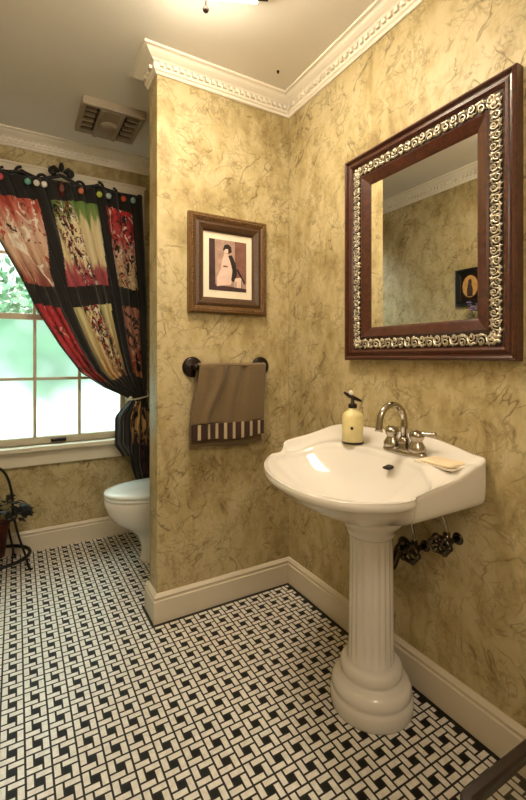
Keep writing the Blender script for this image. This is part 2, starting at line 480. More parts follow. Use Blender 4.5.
def sash(y, z0, z1, zs, nm, gl):
    bm = B()
    x0, x1 = WX0+.012, WX1-.012
    g0, g1 = -1.391, -.632
    zb, zt = zs[0], zs[-1]
    box(bm, x0, g0, y, y+.032, z0, z1); box(bm, g1, x1, y, y+.032, z0, z1)
    box(bm, g0, g1, y, y+.032, z0, zb); box(bm, g0, g1, y, y+.032, zt, z1)
    for k in (1, 2): box(bm, g0+.253*k-.009, g0+.253*k+.009, y+.004, y+.028, zb, zt)
    for z in zs[1:-1]: box(bm, g0, g1, y+.0045, y+.0275, z-.009, z+.009)
    s = obj('sash', bm, M['sash'], win, bevel=.002)
    for i in range(3):
        for a, c in zip(zs[:-1], zs[1:]):
            b2 = B(); box(b2, g0+.253*i, g0+.253*(i+1), y+.014, y+.018, a, c)
            obj('pane', b2, gl, s)
    return s
sl = sash(YW+.018, WZ0, 1.432, [.678, 1.036, 1.396], 'lower', M['frosted'])
sash(YW+.056, 1.40, WZ1-.012, [1.436, 1.80, 2.165], 'upper', M['glass'])
bm = B(); box(bm, -1.05, -.965, YW-.002, YW+.018, WZ0+.012, WZ0+.034); obj('sash_lift', bm, M['bronze'], sl, bevel=.004)

# ------------------------------------------------------------------ garden seen through the panes
bm = B(); box(bm, -14, 12, YW+.4, 22, -.55, -.5); tag(obj('garden_ground', bm, M['ground']), 'pale bright ground outside the window', 'ground'); bpy.data.objects['garden_ground']['kind'] = 'structure'
def bush(c, r, n, lab):
    t = thing('garden_shrub', (c[0], c[1], -.5), lab, 'shrub', None)
    bm = B()
    for i in range(n):
        d = Vector((random.gauss(0, 1), random.gauss(0, 1), random.gauss(0, 1))).normalized()
        q = Vector(c)+Vector((d.x*r[0], d.y*r[1], d.z*r[2]))*random.uniform(.55, 1.0)
        s = random.uniform(.05, .11)
        a = Vector((random.gauss(0, 1), random.gauss(0, 1), random.gauss(0, 1))).normalized(); b = a.cross(d)
        if b.length < .01: continue
        b.normalize()
        bm.faces.new([bm.verts.new(q+s*v) for v in (a, .55*b, -a, -.55*b)])
    obj('foliage', bm, M['foliage'], t)
    bm = B(); tube(bm, [(c[0], c[1], -.5), (c[0]+.03, c[1], c[2]*.5), (c[0], c[1], c[2])], [.05, .04, .02], 8); obj('trunk', bm, M['shelf_wood'], t)
for c, r, n, lab in (((-2.3, 3.7, 1.75), (1.0, .7, 1.15), 1500, 'green leafy shrub outside the window, leftmost of the three behind the panes'),
                ((-.75, 5.7, 1.65), (1.2, .7, 1.3), 1700, 'green leafy shrub outside, behind the middle of the window'),
                ((1.0, 3.9, 1.7), (1.0, .7, 1.2), 1200, 'green leafy shrub outside, behind the curtained right side of the window')):
    bush(c, r, n, lab)

# ------------------------------------------------------------------ curtain and rod
XLT = [(.90, -.60), (.978, -.760), (1.075, -.895), (1.24, -1.015), (1.452, -1.140), (1.625, -1.218), (1.812, -1.317), (2.2, -1.50)]
XRT = [(.90, -.492), (1.05, -.487), (1.5, -.488), (2.2, -.520)]
ROD_Y, ROD_Z = .985, 2.222
cur = thing('window_curtain', (-.9, ROD_Y, .36), 'black patchwork curtain with red and cream panels tied back at the right of the window', 'curtain')
top_c = lambda *a: a
pm = [M['curtain_black'],
      patch('patch_salmon', [(.0, (150, 70, 60)), (.3, (214, 176, 150)), (.6, (226, 196, 176)), (.85, (206, 112, 92)), (1, (190, 84, 72))], [((56, 34, 30), 20, .61), ((246, 236, 224), 13, .58), ((178, 74, 60), 12, .6)], zlo=1.6, zhi=2.1),
      patch('patch_cream', [(.0, (172, 70, 84)), (.2, (176, 84, 92)), (.3, (232, 216, 176)), (.78, (236, 222, 180)), (.86, (140, 160, 92)), (1, (112, 146, 74))],
            [((120, 34, 42), 30, .52), ((30, 18, 18), 38, .55), ((250, 246, 236), 34, .6)], zlo=1.6, zhi=2.1, motif_u=(.50+.14*1.85, .055, .14)),
      patch('patch_red', [(.0, (200, 170, 130)), (.3, (214, 186, 150)), (.5, (206, 160, 140)), (.62, (186, 60, 66)), (1, (196, 44, 54))], [((40, 22, 24), 30, .56), ((240, 226, 210), 24, .58), ((150, 40, 50), 20, .6)], zlo=1.6, zhi=2.1),
      patch('patch_crimson', [(.0, (150, 40, 50)), (.5, (196, 54, 66)), (1, (180, 44, 56))], [((240, 190, 170), 14, .62), ((70, 18, 26), 18, .6)], zlo=1.0, zhi=1.5),
      patch('patch_straw', [(.0, (222, 180, 120)), (.4, (226, 206, 160)), (1, (222, 214, 160))],
            [((146, 26, 40), 30, .50), ((26, 16, 18), 40, .54), ((250, 246, 236), 34, .6)], zlo=1.0, zhi=1.5, motif_u=(.52+.16*1.3, .065, .16)),
      patch('patch_rust', [(.0, (206, 150, 96)), (.3, (170, 70, 58)), (.6, (190, 140, 120)), (1, (182, 120, 104))], [((30, 20, 24), 24, .54), ((236, 214, 190), 26, .62)], zlo=1.0, zhi=1.5),
      patch('patch_plum', [(.0, (70, 34, 56)), (.4, (120, 50, 60)), (.7, (214, 176, 120)), (1, (206, 160, 110))], [((24, 16, 22), 16, .50)], zlo=.4, zhi=.85)]
def panel():
    bm = B(); uvl = bm.loops.layers.uv.new('UVMap')
    NU, NZ = 190, 150
    zt, zb = ROD_Z-.004, .902
    V = []
    for j in range(NZ+1):
        z = zt+(zb-zt)*j/NZ
        xl, xr = interp(XLT, z), interp(XRT, z)
        gath = sst(1.6, .9, z)
        row = []
        for i in range(NU+1):
            u = i/NU
            x = xl+(xr-xl)*u
            ph = u*2*PI*13+1.2*math.sin(u*9)
            amp = lerp(.013, .020, gath)*(1+.3*math.sin(u*31+2))
            y = ROD_Y-.026+amp*math.sin(ph)-.02*gath*math.sin(PI*u)
            x += .004*math.cos(ph)*(1-gath)
            row.append((bm.verts.new((x, y, z)), u, z))
        V.append(row)
    for j in range(NZ):
        for i in range(NU):
            q = [V[j][i], V[j][i+1], V[j+1][i+1], V[j+1][i]]
            f = bm.faces.new([a[0] for a in q])
            for lp, a in zip(f.loops, q): lp[uvl].uv = (a[1], a[2])
            u = (i+.5)/NU; z = (q[0][2]+q[2][2])/2
            k = sst(1.4, 2.1, z)
            b1, b2, b3, b4, b5 = lerp(.20, .35, k), lerp(.325, .425, k), lerp(.665, .70, k), lerp(.75, .752, k), .93
            colm = 0 if .022 < u < b1 else 1 if b2 < u < b3 else 2 if b4 < u < b5 else -1
            zz = z + .02*math.sin(u*7)
            row = 0 if 1.605 < zz < 2.105 else 1 if 1.035 < zz < 1.485 else -1
            f.material_index = 0 if colm < 0 or row < 0 else 1+row*3+colm
            f.smooth = True
    return bm
bm = panel(); obj('panel', bm, pm, cur, recalc=False)
cp = bpy.data.objects['panel']; s = cp.modifiers.new('thick', 'SOLIDIFY'); s.thickness = .002
def tail():
    bm = B(); uvl = bm.loops.layers.uv.new('UVMap'); NU, NZ = 90, 50; V = []
    for j in range(NZ+1):
        v = j/NZ; row = []
        for i in range(NU+1):
            u = i/NU
            zb = lerp(.52, .36, sst(.30, .36, u))+.012*math.sin(u*11)
            z = lerp(.905, zb, v)
            w = sst(0, .35, v)
            x = lerp(lerp(-.600, -.690, w)+.05*sst(.75, 1, v), lerp(-.492, -.440, w), u)
            y = ROD_Y-.03+lerp(.018, .026, v)*math.sin(u*2*PI*5+.5)-.03*math.sin(PI*u)
            row.append((bm.verts.new((x, y, z)), u, z))
        V.append(row)
    for j in range(NZ):
        for i in range(NU):
            q = [V[j][i], V[j][i+1], V[j+1][i+1], V[j+1][i]]
            f = bm.faces.new([a[0] for a in q])
            for lp, a in zip(f.loops, q): lp[uvl].uv = (a[1], a[2])
            u = (i+.5)/NU; v = (j+.5)/NZ
            f.material_index = 7 if (.30 < u-.1*v < .58 and .03 < v < .55) or (.66 < u < .92 and v > .12) else 0
            f.smooth = True
    return bm
tl = obj('tail', tail(), pm, cur, recalc=False); s = tl.modifiers.new('thick', 'SOLIDIFY'); s.thickness = .002
bm = B()
ring = [(-.545+.066*math.cos(2*PI*k/40), ROD_Y-.032+.052*math.sin(2*PI*k/40), .905+.012*math.cos(2*PI*k/40)) for k in range(41)]
tube(bm, ring, .005, 8, False)
tube(bm, catmull([(-.48, ROD_Y-.03, .915), (-.47, ROD_Y+.02, .935), (-.475, YW-.02, .95)], 6), .004, 6)
ball(bm, (-.60, ROD_Y-.06, .905), .013)
obj('tieback', bm, M['soap_dish'], cur, smooth=True)
bead_cols = [(214, 84, 96), (110, 178, 160), (236, 230, 220), (238, 232, 224), (224, 130, 90), (196, 210, 90), (190, 214, 214), (220, 92, 60), (150, 190, 200)]
bead_px = [-1.315, -1.18, -1.135, -1.095, -.895, -.79, -.735, -.645, -.585]
bmat = [plain('bead_%d' % i, c, .25, var=.06) for i, c in enumerate(bead_cols)]
bead_names = ['pink glass bead', 'teal glass bead', 'white glass bead', 'white glass bead', 'orange glass bead', 'lime glass bead', 'pale blue glass bead', 'red-orange glass bead', 'small blue glass bead']
for x, m_, ln in zip(bead_px, bmat, bead_names):
    bm = B(); ball(bm, (x, ROD_Y-.062, 2.176), .017, (1, .8, 1.1), u=14, v=10)
    b_ = obj('bead', bm, m_, cur, smooth=True); b_['label'] = ln

rod = thing('curtain_rod', (-.98, ROD_Y, ROD_Z), 'dark iron curtain rod with scrolled crest above the window', 'curtain rod')
bm = B(); tube(bm, [(-1.52, ROD_Y, ROD_Z+.004), (-.535, ROD_Y, ROD_Z+.004)], .010, 10)
obj('bar', bm, M['iron'], rod, smooth=True)
for x in (-1.525, -.528):
    bm = B(); ball(bm, (x, ROD_Y, ROD_Z+.004), .019); obj('end_knob', bm, M['iron'], rod, smooth=True)
for x in (-1.48, -.55):
    bm = B(); tube(bm, [(x, ROD_Y, ROD_Z+.004), (x, YW-.02, ROD_Z+.004)], .006, 8); obj('bracket', bm, M['iron'], rod, smooth=True)
def spiral(c, r0, turns, a0, sgn, n=26):
    return [(c[0]+r0*(1-.82*k/n)*math.cos(a0+sgn*turns*2*PI*k/n), c[1], c[2]+r0*(1-.82*k/n)*math.sin(a0+sgn*turns*2*PI*k/n)) for k in range(n+1)]
bm = B()
cx, yy, cz = -1.0, ROD_Y-.014, ROD_Z-.012
for s in (-1, 1):
    tube(bm, catmull([(cx, yy, cz+.055), (cx+s*.05, yy, cz+.035), (cx+s*.12, yy, cz+.012), (cx+s*.2, yy, cz+.03), (cx+s*.27, yy, cz+.02), (cx+s*.36, yy, cz+.004)], 6), .011, 8)
    tube(bm, spiral((cx+s*.21, yy, cz+.025), .036, 1.3, PI/2, -s), .009, 7)
    tube(bm, spiral((cx+s*.10, yy, cz+.015), .034, 1.3, -PI/2, s), .009, 7)
    tube(bm, spiral((cx+s*.30, yy, cz+.012), .028, 1.2, PI/2, -s), .008, 7)
    tube(bm, spiral((cx+s*.045, yy, cz+.072), .026, 1.2, PI if s > 0 else 0, -s), .011, 7)
for k, (dx, dz, a, r) in enumerate(((0, .105, 0, .026), (-.032, .09, .7, .021), (.032, .09, -.7, .021), (-.05, .068, 1.4, .018), (.05, .068, -1.4, .018))):
    ball(bm, (cx+dx, yy, cz+dz), r, (.6, .5, 1.15), Matrix.Rotation(-a, 3, 'Y'))
obj('crest', bm, M['iron'], rod, smooth=True)
bm = B(); loft(bm, [[(cx+.03*c, yy-.012, cz-.03+.055*s_) for c, s_ in ((1, 0), (0, 1), (-1, 0), (0, -1))], [(cx+.014*c, yy-.026, cz-.03+.03*s_) for c, s_ in ((1, 0), (0, 1), (-1, 0), (0, -1))]])
obj('jewel', bm, M['rust'], rod)['label'] = 'reddish diamond ornament'

# ------------------------------------------------------------------ ceiling things
vent = thing('ceiling_vent', (-.78, .62, H-.06), 'pale ceiling exhaust fan grille with dark slots in the toilet alcove', 'vent')
vx0, vx1, vy0, vy1 = -.945, -.625, .455, .80
bm = B()
box(bm, vx0, vx1, vy0, vy0+.022, H-.045, H); box(bm, vx0, vx1, vy1-.022, vy1, H-.03, H)
box(bm, vx0, vx0+.022, vy0+.022, vy1-.022, H-.04, H); box(bm, vx1-.022, vx1, vy0+.022, vy1-.022, H-.04, H)
for f0 in (.32, .64):
    x = lerp(vx0, vx1, f0); box(bm, x-.012, x+.012, vy0+.022, vy1-.022, H-.050, H-.02)
box(bm, lerp(vx0, vx1, .32), lerp(vx0, vx1, .64), vy0+.022, vy1-.022, H-.046, H-.03)
obj('housing', bm, M['vent'], vent, bevel=.004)
bm = B(); box(bm, vx0+.02, vx1-.02, vy0+.02, vy1-.02, H-.012, H-.004); obj('backing', bm, M['vent_dark'], vent)
for k in range(5):
    y = vy0+.06+k*.055
    for a, b in ((0.0, .30), (.66, 1.0)):
        bm = B(); box(bm, lerp(vx0, vx1, a)+.02, lerp(vx0, vx1, b)-.02, y, y+.012, H-.042, H-.024); obj('slat', bm, M['vent'], vent)
bm = B(); lathe(bm, [(.012, -.062), (.036, -.062), (.044, -.054), (.044, -.044), (.012, -.044)], ((vx0+vx1)/2-.005, .62, H), 24); obj('emblem', bm, M['vent'], vent, smooth=True)

light = thing('ceiling_light', (-.738, -.634, H-.09), 'square lit glass ceiling light with dark finials at the top of the photo', 'ceiling light')
bm = B()
zL, LCX, LCY, LA = H-.088, -.738, -.634, -.418
def lq(r, z): return [(LCX+r*math.cos(LA+PI/4+k*PI/2)*1.414, LCY+r*math.sin(LA+PI/4+k*PI/2)*1.414, z) for k in range(4)]
loft(bm, [lq(.14, zL-.012), lq(.165, zL-.008), lq(.18, zL+.004), lq(.18, zL+.050), lq(.172, zL+.052), lq(.172, zL+.008)])
obj('glass_shade', bm, M['lamp_glass'], light)
bm = B(); loft(bm, [lq(.225, zL+.053), lq(.225, zL+.060), lq(.10, zL+.078)]); obj('pan', bm, M['bronze'], light)  # added plate, out of view, keeps the shade's glow off the ceiling
bm = B(); lathe(bm, [(.0, -.02), (.11, -.02), (.12, 0), (.0, 0)], (LCX, LCY, H), 24); tube(bm, [(LCX, LCY, H-.02), (LCX, LCY, zL-.012)], .008, 8); obj('canopy', bm, M['bronze'], light)
for k in range(4):
    a = LA+k*PI/2
    x, y = LCX+.203*math.cos(a), LCY+.203*math.sin(a)
    bm = B(); ball(bm, (x, y, zL-.012), .012); tube(bm, [(x, y, zL-.01), (x, y, H)], .004, 8); obj('finial', bm, M['bronze'], light, smooth=True)
bm = B(); lathe(bm, [(.001, -.012), (.004, -.011), (.006, -.003), (.006, 0), (.001, 0)], (-.181, -.178, H), 12)
tag(rebase(obj('ceiling_hook', bm, M['bronze'], smooth=True), (-.181, -.178, H)), 'tiny dark hook in the ceiling near the crown corner', 'hook')

# ------------------------------------------------------------------ wall pieces
def frame_on_y(bm, x0, x1, z0, z1, prof, y):
    """closed mitred frame on a wall facing -Y; prof = (inset, height)"""
    rings = []
    for cx_, cz_, sx, sz in ((x0, z0, 1, 1), (x1, z0, -1, 1), (x1, z1, -1, -1), (x0, z1, 1, -1)):
        rings.append([(cx_+sx*d, y-h, cz_+sz*d) for d, h in prof])
    loft(bm, rings+[rings[0]], caps=False)
    bmesh.ops.remove_doubles(bm, verts=bm.verts[:], dist=1e-6)
def frame_on_x(bm, y0, y1, z0, z1, prof, x, side=-1):
    rings = []
    for cy_, cz_, sy, sz in ((y0, z0, 1, 1), (y1, z0, -1, 1), (y1, z1, -1, -1), (y0, z1, 1, -1)):
        rings.append([(x+side*h, cy_+sy*d, cz_+sz*d) for d, h in prof])
    loft(bm, rings+[rings[0]], caps=False)
    bmesh.ops.remove_doubles(bm, verts=bm.verts[:], dist=1e-6)

px0, px1, pz0, pz1 = -.561, -.151, 1.373, 1.834
pic = thing('framed_print', (-.363, 0, 1.374), 'brown gilt framed print of a robed figure above the towel bar', 'framed picture')
bm = B(); frame_on_y(bm, px0, px1, pz0, pz1, [(0, 0), (0, .022), (.008, .030), (.026, .026), (.034, .020), (.034, 0)], -.001); obj('frame', bm, M['gilt'], pic)
bm = B(); frame_on_y(bm, px0+.034, px1-.034, pz0+.034, pz1-.034, [(0, 0), (0, .021), (.014, .026), (.034, .018), (.042, .010), (.042, 0)], -.001)
nb = 26
obj('inner_frame', bm, M['dark_gilt'], pic)
bm = B()
for k in range(30):      # beading on the outer moulding
    t_ = (k+.5)/30
    for x_, z_ in ((lerp(px0+.02, px1-.02, t_), pz0+.017), (lerp(px0+.02, px1-.02, t_), pz1-.017), (px0+.017, lerp(pz0+.02, pz1-.02, t_)), (px1-.017, lerp(pz0+.02, pz1-.02, t_))):
        ball(bm, (x_, -.029, z_), .006, (1, .5, 1), u=6, v=4)
obj('beading', bm, M['gilt'], pic, smooth=True)
ax0, ax1, az0, az1 = px0+.069, px1-.069, pz0+.069, pz1-.069
bm = B(); box(bm, ax0, ax1, -.006, -.002, az0, az1); obj('mat_board', bm, M['soap_dish'], pic)
ART = [plain('print_rose', (178, 146, 132), .6, var=.15, scale=30), plain('print_brown', (66, 42, 42), .6, var=.2, scale=30), plain('print_pale', (226, 196, 184), .6, var=.06, scale=40),
       plain('print_black', (30, 20, 22), .6), plain('print_red', (128, 86, 74), .6, var=.15, scale=30)]
bm = B()
iw, ih = .198, .242
ix, iz = (ax0+ax1)/2-iw/2, (az0+az1)/2-ih/2+.002
def art(poly, mi, lay):
    f = bm.faces.new([bm.verts.new((ix+iw*a, -.0066-.0003*lay, iz+ih*b)) for a, b in poly]); f.material_index = mi
art([(0, 0), (1, 0), (1, 1), (0, 1)], 0, 0)
art([(0, 0), (.17, 0), (.15, 1), (0, 1)], 1, 1)
art([(.70, .2), (1, .2), (1, 1), (.68, 1)], 4, 1)
art([(0, 0), (1, 0), (1, .07), (0, .12)], 1, 2)
art([(.20, .08), (.58, .13), (.62, .30), (.58, .55), (.52, .72), (.40, .74), (.34, .60), (.30, .42), (.20, .25)], 2, 3)
art([(.50, .70), (.60, .72), (.70, .56), (.74, .36), (.66, .18), (.58, .22), (.62, .42), (.56, .58)], 3, 4)
art([(.36, .80), (.40, .90), (.50, .93), (.58, .88), (.60, .78), (.52, .74), (.44, .76)], 3, 4)
art([(.40, .74), (.50, .75), (.50, .83), (.43, .83), (.39, .79)], 2, 5)
art([(.35, .47), (.50, .47), (.47, .50), (.38, .50)], 4, 5)
art([(.72, .44), (.76, .46), (.98, .18), (.94, .16)], 3, 5)
art([(.66, .26), (.90, .30), (.88, .08), (.68, .08)], 2, 4)
art([(.70, .20), (.72, .20), (.72, .06), (.70, .06)], 3, 5)
art([(.86, .24), (.88, .24), (.88, .06), (.86, .06)], 3, 5)
art([(.22, .26), (.40, .20), (.52, .14), (.22, .10)], 2, 4)
obj('print', bm, ART, pic, recalc=False)

# towel bar and towel
bar = thing('towel_bar', (-.362, 0, 1.125), 'dark bronze towel bar with round rosettes on the wall below the print', 'towel bar')
for x in (-.536, -.176):
    bm = B(); lathe(bm, [(.001, -.020), (.018, -.020), (.024, -.016), (.040, -.014), (.047, -.008), (.048, 0), (.001, 0)], (x, 0, 1.122), 28, 'Y')
    lathe(bm, [(.001, -.064), (.012, -.062), (.014, -.05), (.010, -.035), (.014, -.018), (.001, -.018)], (x, 0, 1.122), 16, 'Y')
    obj('rosette', bm, M['bronze'], bar, smooth=True)
bm = B(); tube(bm, [(-.541, -.050, 1.122), (-.171, -.050, 1.122)], .008, 12); obj('rail', bm, M['bronze'], bar, smooth=True)
tw = thing('hand_towel', (-.36, -.05, .74), 'brown hand towel with striped border hanging over the towel bar', 'towel')
def towel(z0, z1, lay, hang=True, strip=False, seam=0.0):
    bm = B(); uvl = bm.loops.layers.uv.new('UVMap'); NU, NV = 60, 40; V = []
    for j in range(NV+1):
        v = j/NV; row = []
        for i in range(NU+1):
            u = i/NU
            z = lerp(z1, z0, v)
            wv = sst(1.13, .85, z)
            x = lerp(-.528, -.182, u)-lerp(0, .038, wv)*(1-u)-.010*wv*u
            fold = .010*math.sin(u*9+.6)*(1-.5*wv)+.030*math.exp(-((u-.33+.16*wv)/.05)**2)*(1-.35*wv)+.022*math.exp(-((u-.54+.05*wv)/.045)**2)*(1-.6*wv)-.016*math.exp(-((u-.66)/.05)**2)*(1-wv)+.010*math.exp(-((u-.10)/.05)**2)*(1-wv)
            y = -.066-lay-fold*.8
            zz = z+.006*math.sin(u*8)*(1 if v > .5 else 0)*(v-.5)*2
            row.append((bm.verts.new((x, y, zz)), u, v))
        V.append(row)
    for j in range(NV):
        for i in range(NU):
            q = [V[j][i], V[j][i+1], V[j+1][i+1], V[j+1][i]]
            f = bm.faces.new([a[0] for a in q]); f.smooth = True
            for lp, a in zip(f.loops, q): lp[uvl].uv = (a[1], a[2])
    return bm
o = obj('front_fold', towel(.864, 1.126, 0), M['towel'], tw, recalc=False); s = o.modifiers.new('t', 'SOLIDIFY'); s.thickness = .006; s.offset = 0
o = obj('striped_border', towel(.792, .864, .001), M['towel_stripe'], tw, recalc=False); s = o.modifiers.new('t', 'SOLIDIFY'); s.thickness = .005; s.offset = 0
o['label'] = 'dark brown and cream striped border'
bm = B(); V = []      # the roll over the bar and the back leaf
for j in range(31):
    if j <= 12:
        a = PI*j/12; y, z = -.050-.016*math.cos(a), 1.126+.012*math.sin(a)
    else:
        y, z = -.034+.004*math.sin(j), lerp(1.126, .752, (j-12)/18)
    row = []
    for i in range(41):
        u = i/40; wv = sst(1.13, .85, z) if j > 12 else 0
        row.append(bm.verts.new((lerp(-.528, -.182, u)-.034*wv*(1-u)-.008*wv*u, y-(.012*math.sin(u*9+.6)*.8*(1-j/12) if j < 12 else 0)*.6, z+(.006*math.sin(u*8) if j == 30 else 0))))
    V.append(row)
for j in range(30):
    for i in range(40):
        bm.faces.new((V[j][i], V[j][i+1], V[j+1][i+1], V[j+1][i])).smooth = True
o = obj('back_fold', bm, M['towel'], tw, recalc=False); s = o.modifiers.new('t', 'SOLIDIFY'); s.thickness = .006; s.offset = 0

# wall mirror
my0, my1, mz0, mz1 = -1.182, -.471, 1.156, 1.986
mir = thing('wall_mirror', (0, -.83, mz0), 'large mahogany framed wall mirror with carved silver scroll band above the sink', 'mirror')
bm = B()
frame_on_x(bm, my0, my1, mz0, mz1, [(0, 0), (0, .031), (.003, .035), (.009, .037), (.013, .034), (.015, .028), (.021, .027), (.025, .031), (.033, .032), (.039, .027), (.043, .022), (.043, 0)], -.001)
obj('frame', bm, M['mahogany'], mir)
bm = B(); frame_on_x(bm, my0+.043, my1-.043, mz0+.043, mz1-.043, [(0, 0), (0, .020), (.021, .023), (.044, .020), (.044, 0)], -.001)
cb = obj('carved_band', bm, M['patina'], mir)
bm = B()
rndm = random.Random(11)
def spiral_yz(c, r0, turns, a0, sgn, n=16):
    return [(c[0]-.002*math.sin(PI*k/n), c[1]+r0*(1-.8*k/n)*math.cos(a0+sgn*turns*2*PI*k/n), c[2]+r0*(1-.8*k/n)*math.sin(a0+sgn*turns*2*PI*k/n)) for k in range(n+1)]
def scroll_run(p, d, n2, L):
    """carved scrollwork along a side: p start (y,z), d along, n2 across"""
    k = max(1, round(L/.031)); st = L/k
    for i in range(k):
        s = 1 if i % 2 == 0 else -1
        c = p+d*((i+.5)*st)
        a0 = math.atan2(d.y, d.x)
        q = c+n2*(.005*s)
        tube(bm, spiral_yz((-.0255, q.x, q.y), .0125, 1.3, a0+PI*.5*s, s), [.0028-.0013*j/16 for j in range(17)], 6)
        for da, r, off in ((.9, .010, 1), (-.3, .009, 1), (2.2, .009, 1), (1.6, .008, -.9), (-1.2, .007, -1)):
            w = c-n2*(.0125*s*off)+d*(math.cos(da)*.011+rndm.uniform(-.003, .003))
            ball(bm, (-.0245, w.x, w.y), r*rndm.uniform(.8, 1.15), (.45, 1.0, .36), Matrix.Rotation(a0+da*s+rndm.uniform(-.4, .4), 3, 'X'), u=7, v=5)
        e0, e1 = c-d*st*.5-n2*.012*s, c+d*st*.5+n2*.012*s
        m_ = (e0+e1)/2
        tube(bm, [(-.024, e0.x, e0.y), (-.027, (m_+d*.008-n2*.012*s).x, (m_+d*.008-n2*.012*s).y), (-.024, e1.x, e1.y)], [.002, .004, .002], 6)
i0, i1, j0, j1 = my0+.0645, my1-.0645, mz0+.0645, mz1-.0645
scroll_run(Vector((i0, j0)), Vector((1, 0)), Vector((0, 1)), i1-i0)
scroll_run(Vector((i0, j1)), Vector((1, 0)), Vector((0, 1)), i1-i0)
scroll_run(Vector((i0, j0)), Vector((0, 1)), Vector((1, 0)), j1-j0)
scroll_run(Vector((i1, j0)), Vector((0, 1)), Vector((1, 0)), j1-j0)
for y in (i0, i1):
    for z in (j0, j1):
        for a in range(5): ball(bm, (-.0255, y+.010*math.cos(a*1.257), z+.010*math.sin(a*1.257)), .010, (.5, 1, .55), Matrix.Rotation(a*1.257, 3, 'X'), u=7, v=5)
obj('scrollwork', bm, M['silver'], cb, smooth=True)['label'] = 'silvery carved scrolls'
bm = B(); frame_on_x(bm, my0+.087, my1-.087, mz0+.087, mz1-.087, [(0, 0), (0, .021), (.006, .025), (.036, .014), (.043, .010), (.043, 0)], -.001); obj('inner_frame', bm, M['mahogany'], mir)
bm = B(); box(bm, -.009, -.004, my0+.122, my1-.122, mz0+.122, mz1-.122); obj('glass', bm, M['mirror'], mir)

# small picture, shelf and flowers on the left wall, seen only in the mirror
sp = thing('small_picture', (XL, .0, 1.53), 'small dark framed picture of a gold oval on the left wall, reflected in the mirror', 'framed picture')
bm = B(); frame_on_x(bm, -.105, .113, 1.533, 1.794, [(0, 0), (0, .018), (.010, .022), (.036, .014), (.040, .006), (.040, 0)], XL+.001, 1); obj('frame', bm, M['black'], sp)
bm = B(); box(bm, XL+.002, XL+.006, -.066, .074, 1.572, 1.756); obj('backing', bm, M['print_dark'] if 'print_dark' in M else M['table_wood'], sp)
bm = B()
f = bm.faces.new([bm.verts.new((XL+.0068, .004+.058*math.cos(2*PI*k/32), 1.668+.078*math.sin(2*PI*k/32))) for k in range(32)])
obj('oval', bm, plain('gold_oval', (206, 160, 92), .5, var=.15, scale=40), sp)['label'] = 'golden oval with a dark figure'
bm = B()
bm.faces.new([bm.verts.new((XL+.0074, .004+a, 1.668+b)) for a, b in ((-.02, -.07), (.02, -.07), (.024, -.02), (.014, .02), (.012, .045), (-.004, .055), (-.014, .035), (-.012, .01), (-.022, -.02))])
obj('figure', bm, ART[1], sp)
sh = thing('wall_shelf', (XL, -.05, 1.30), 'small wooden wall shelf under the small picture on the left wall', 'shelf')
bm = B(); box(bm, XL+.001, XL+.11, -.15, .05, 1.318, 1.334); obj('board', bm, M['shelf_wood'], sh, bevel=.003)
for y in (-.12, .02):
    bm = B(); loft(bm, [[(XL+.001, y+d, 1.318), (XL+.09, y+d, 1.318), (XL+.05, y+d, 1.28), (XL+.001, y+d, 1.24)] for d in (-.007, .007)]); obj('bracket', bm, M['shelf_wood'], sh)
vs = thing('flower_vase', (XL+.06, -.06, 1.334), 'small vase of purple flowers on the wall shelf, reflected in the mirror', 'vase')
bm = B(); lathe(bm, [(.001, 0), (.022, 0), (.030, .03), (.026, .06), (.012, .085), (.016, .10), (.012, .10), (.001, .09)], (XL+.06, -.06, 1.334), 24); obj('vase', bm, M['vase'], vs, smooth=True)
for k in range(7):
    a = k*2.4; ex, ey, ez = XL+.06+.022*math.cos(a), -.06+.035*math.sin(a), 1.49+.018*(k % 4)
    bm = B(); tube(bm, catmull([(XL+.06, -.06, 1.42), (XL+.06+.006*math.cos(a), -.06+.01*math.sin(a), 1.46), (ex, ey, ez)], 4), .0016, 5); st = obj('stem', bm, M['stem'], vs)
    bm = B()
    for j in range(6): ball(bm, (ex+.009*math.cos(j*1.05), ey+.009*math.sin(j*1.05), ez+.003*(j % 2)), .008, (1, 1, .7), u=7, v=5)
    obj('blossom', bm, M['petal'], st, smooth=True)

# ------------------------------------------------------------------ pedestal sink
AX, AY = -.192, -.785
sink = thing('pedestal_sink', (AX, AY, 0), 'white pedestal sink with fluted column below the mirror', 'sink')
ctl = [(-.008, -1.076, .862), (-.030, -1.081, .847), (-.063, -1.081, .842), (-.126, -1.081, .823), (-.20, -1.081, .810), (-.262, -1.081, .804), (-.300, -1.081, .797), (-.330, -1.088, .797), (-.352, -1.104, .799),
       (-.405, -1.106, .800), (-.461, -1.082, .800), (-.518, -1.040, .800), (-.556, -.975, .800), (-.574, -.90, .800), (-.574, -.80, .800), (-.553, -.70, .800),
       (-.508, -.602, .800), (-.45, -.525, .800), (-.40, -.478, .800), (-.352, -.464, .800), (-.332, -.450, .814), (-.308, -.426, .831), (-.265, -.428, .841), (-.21, -.432, .849), (-.14, -.430, .862),
       (-.08, -.430, .875), (-.025, -.432, .880), (-.008, -.440, .881), (-.008, -.52, .884), (-.008, -.65, .889), (-.008, -.785, .893), (-.008, -.89, .892), (-.008, -.97, .881), (-.008, -1.03, .868)]
raw = catmull(ctl, 10, True)
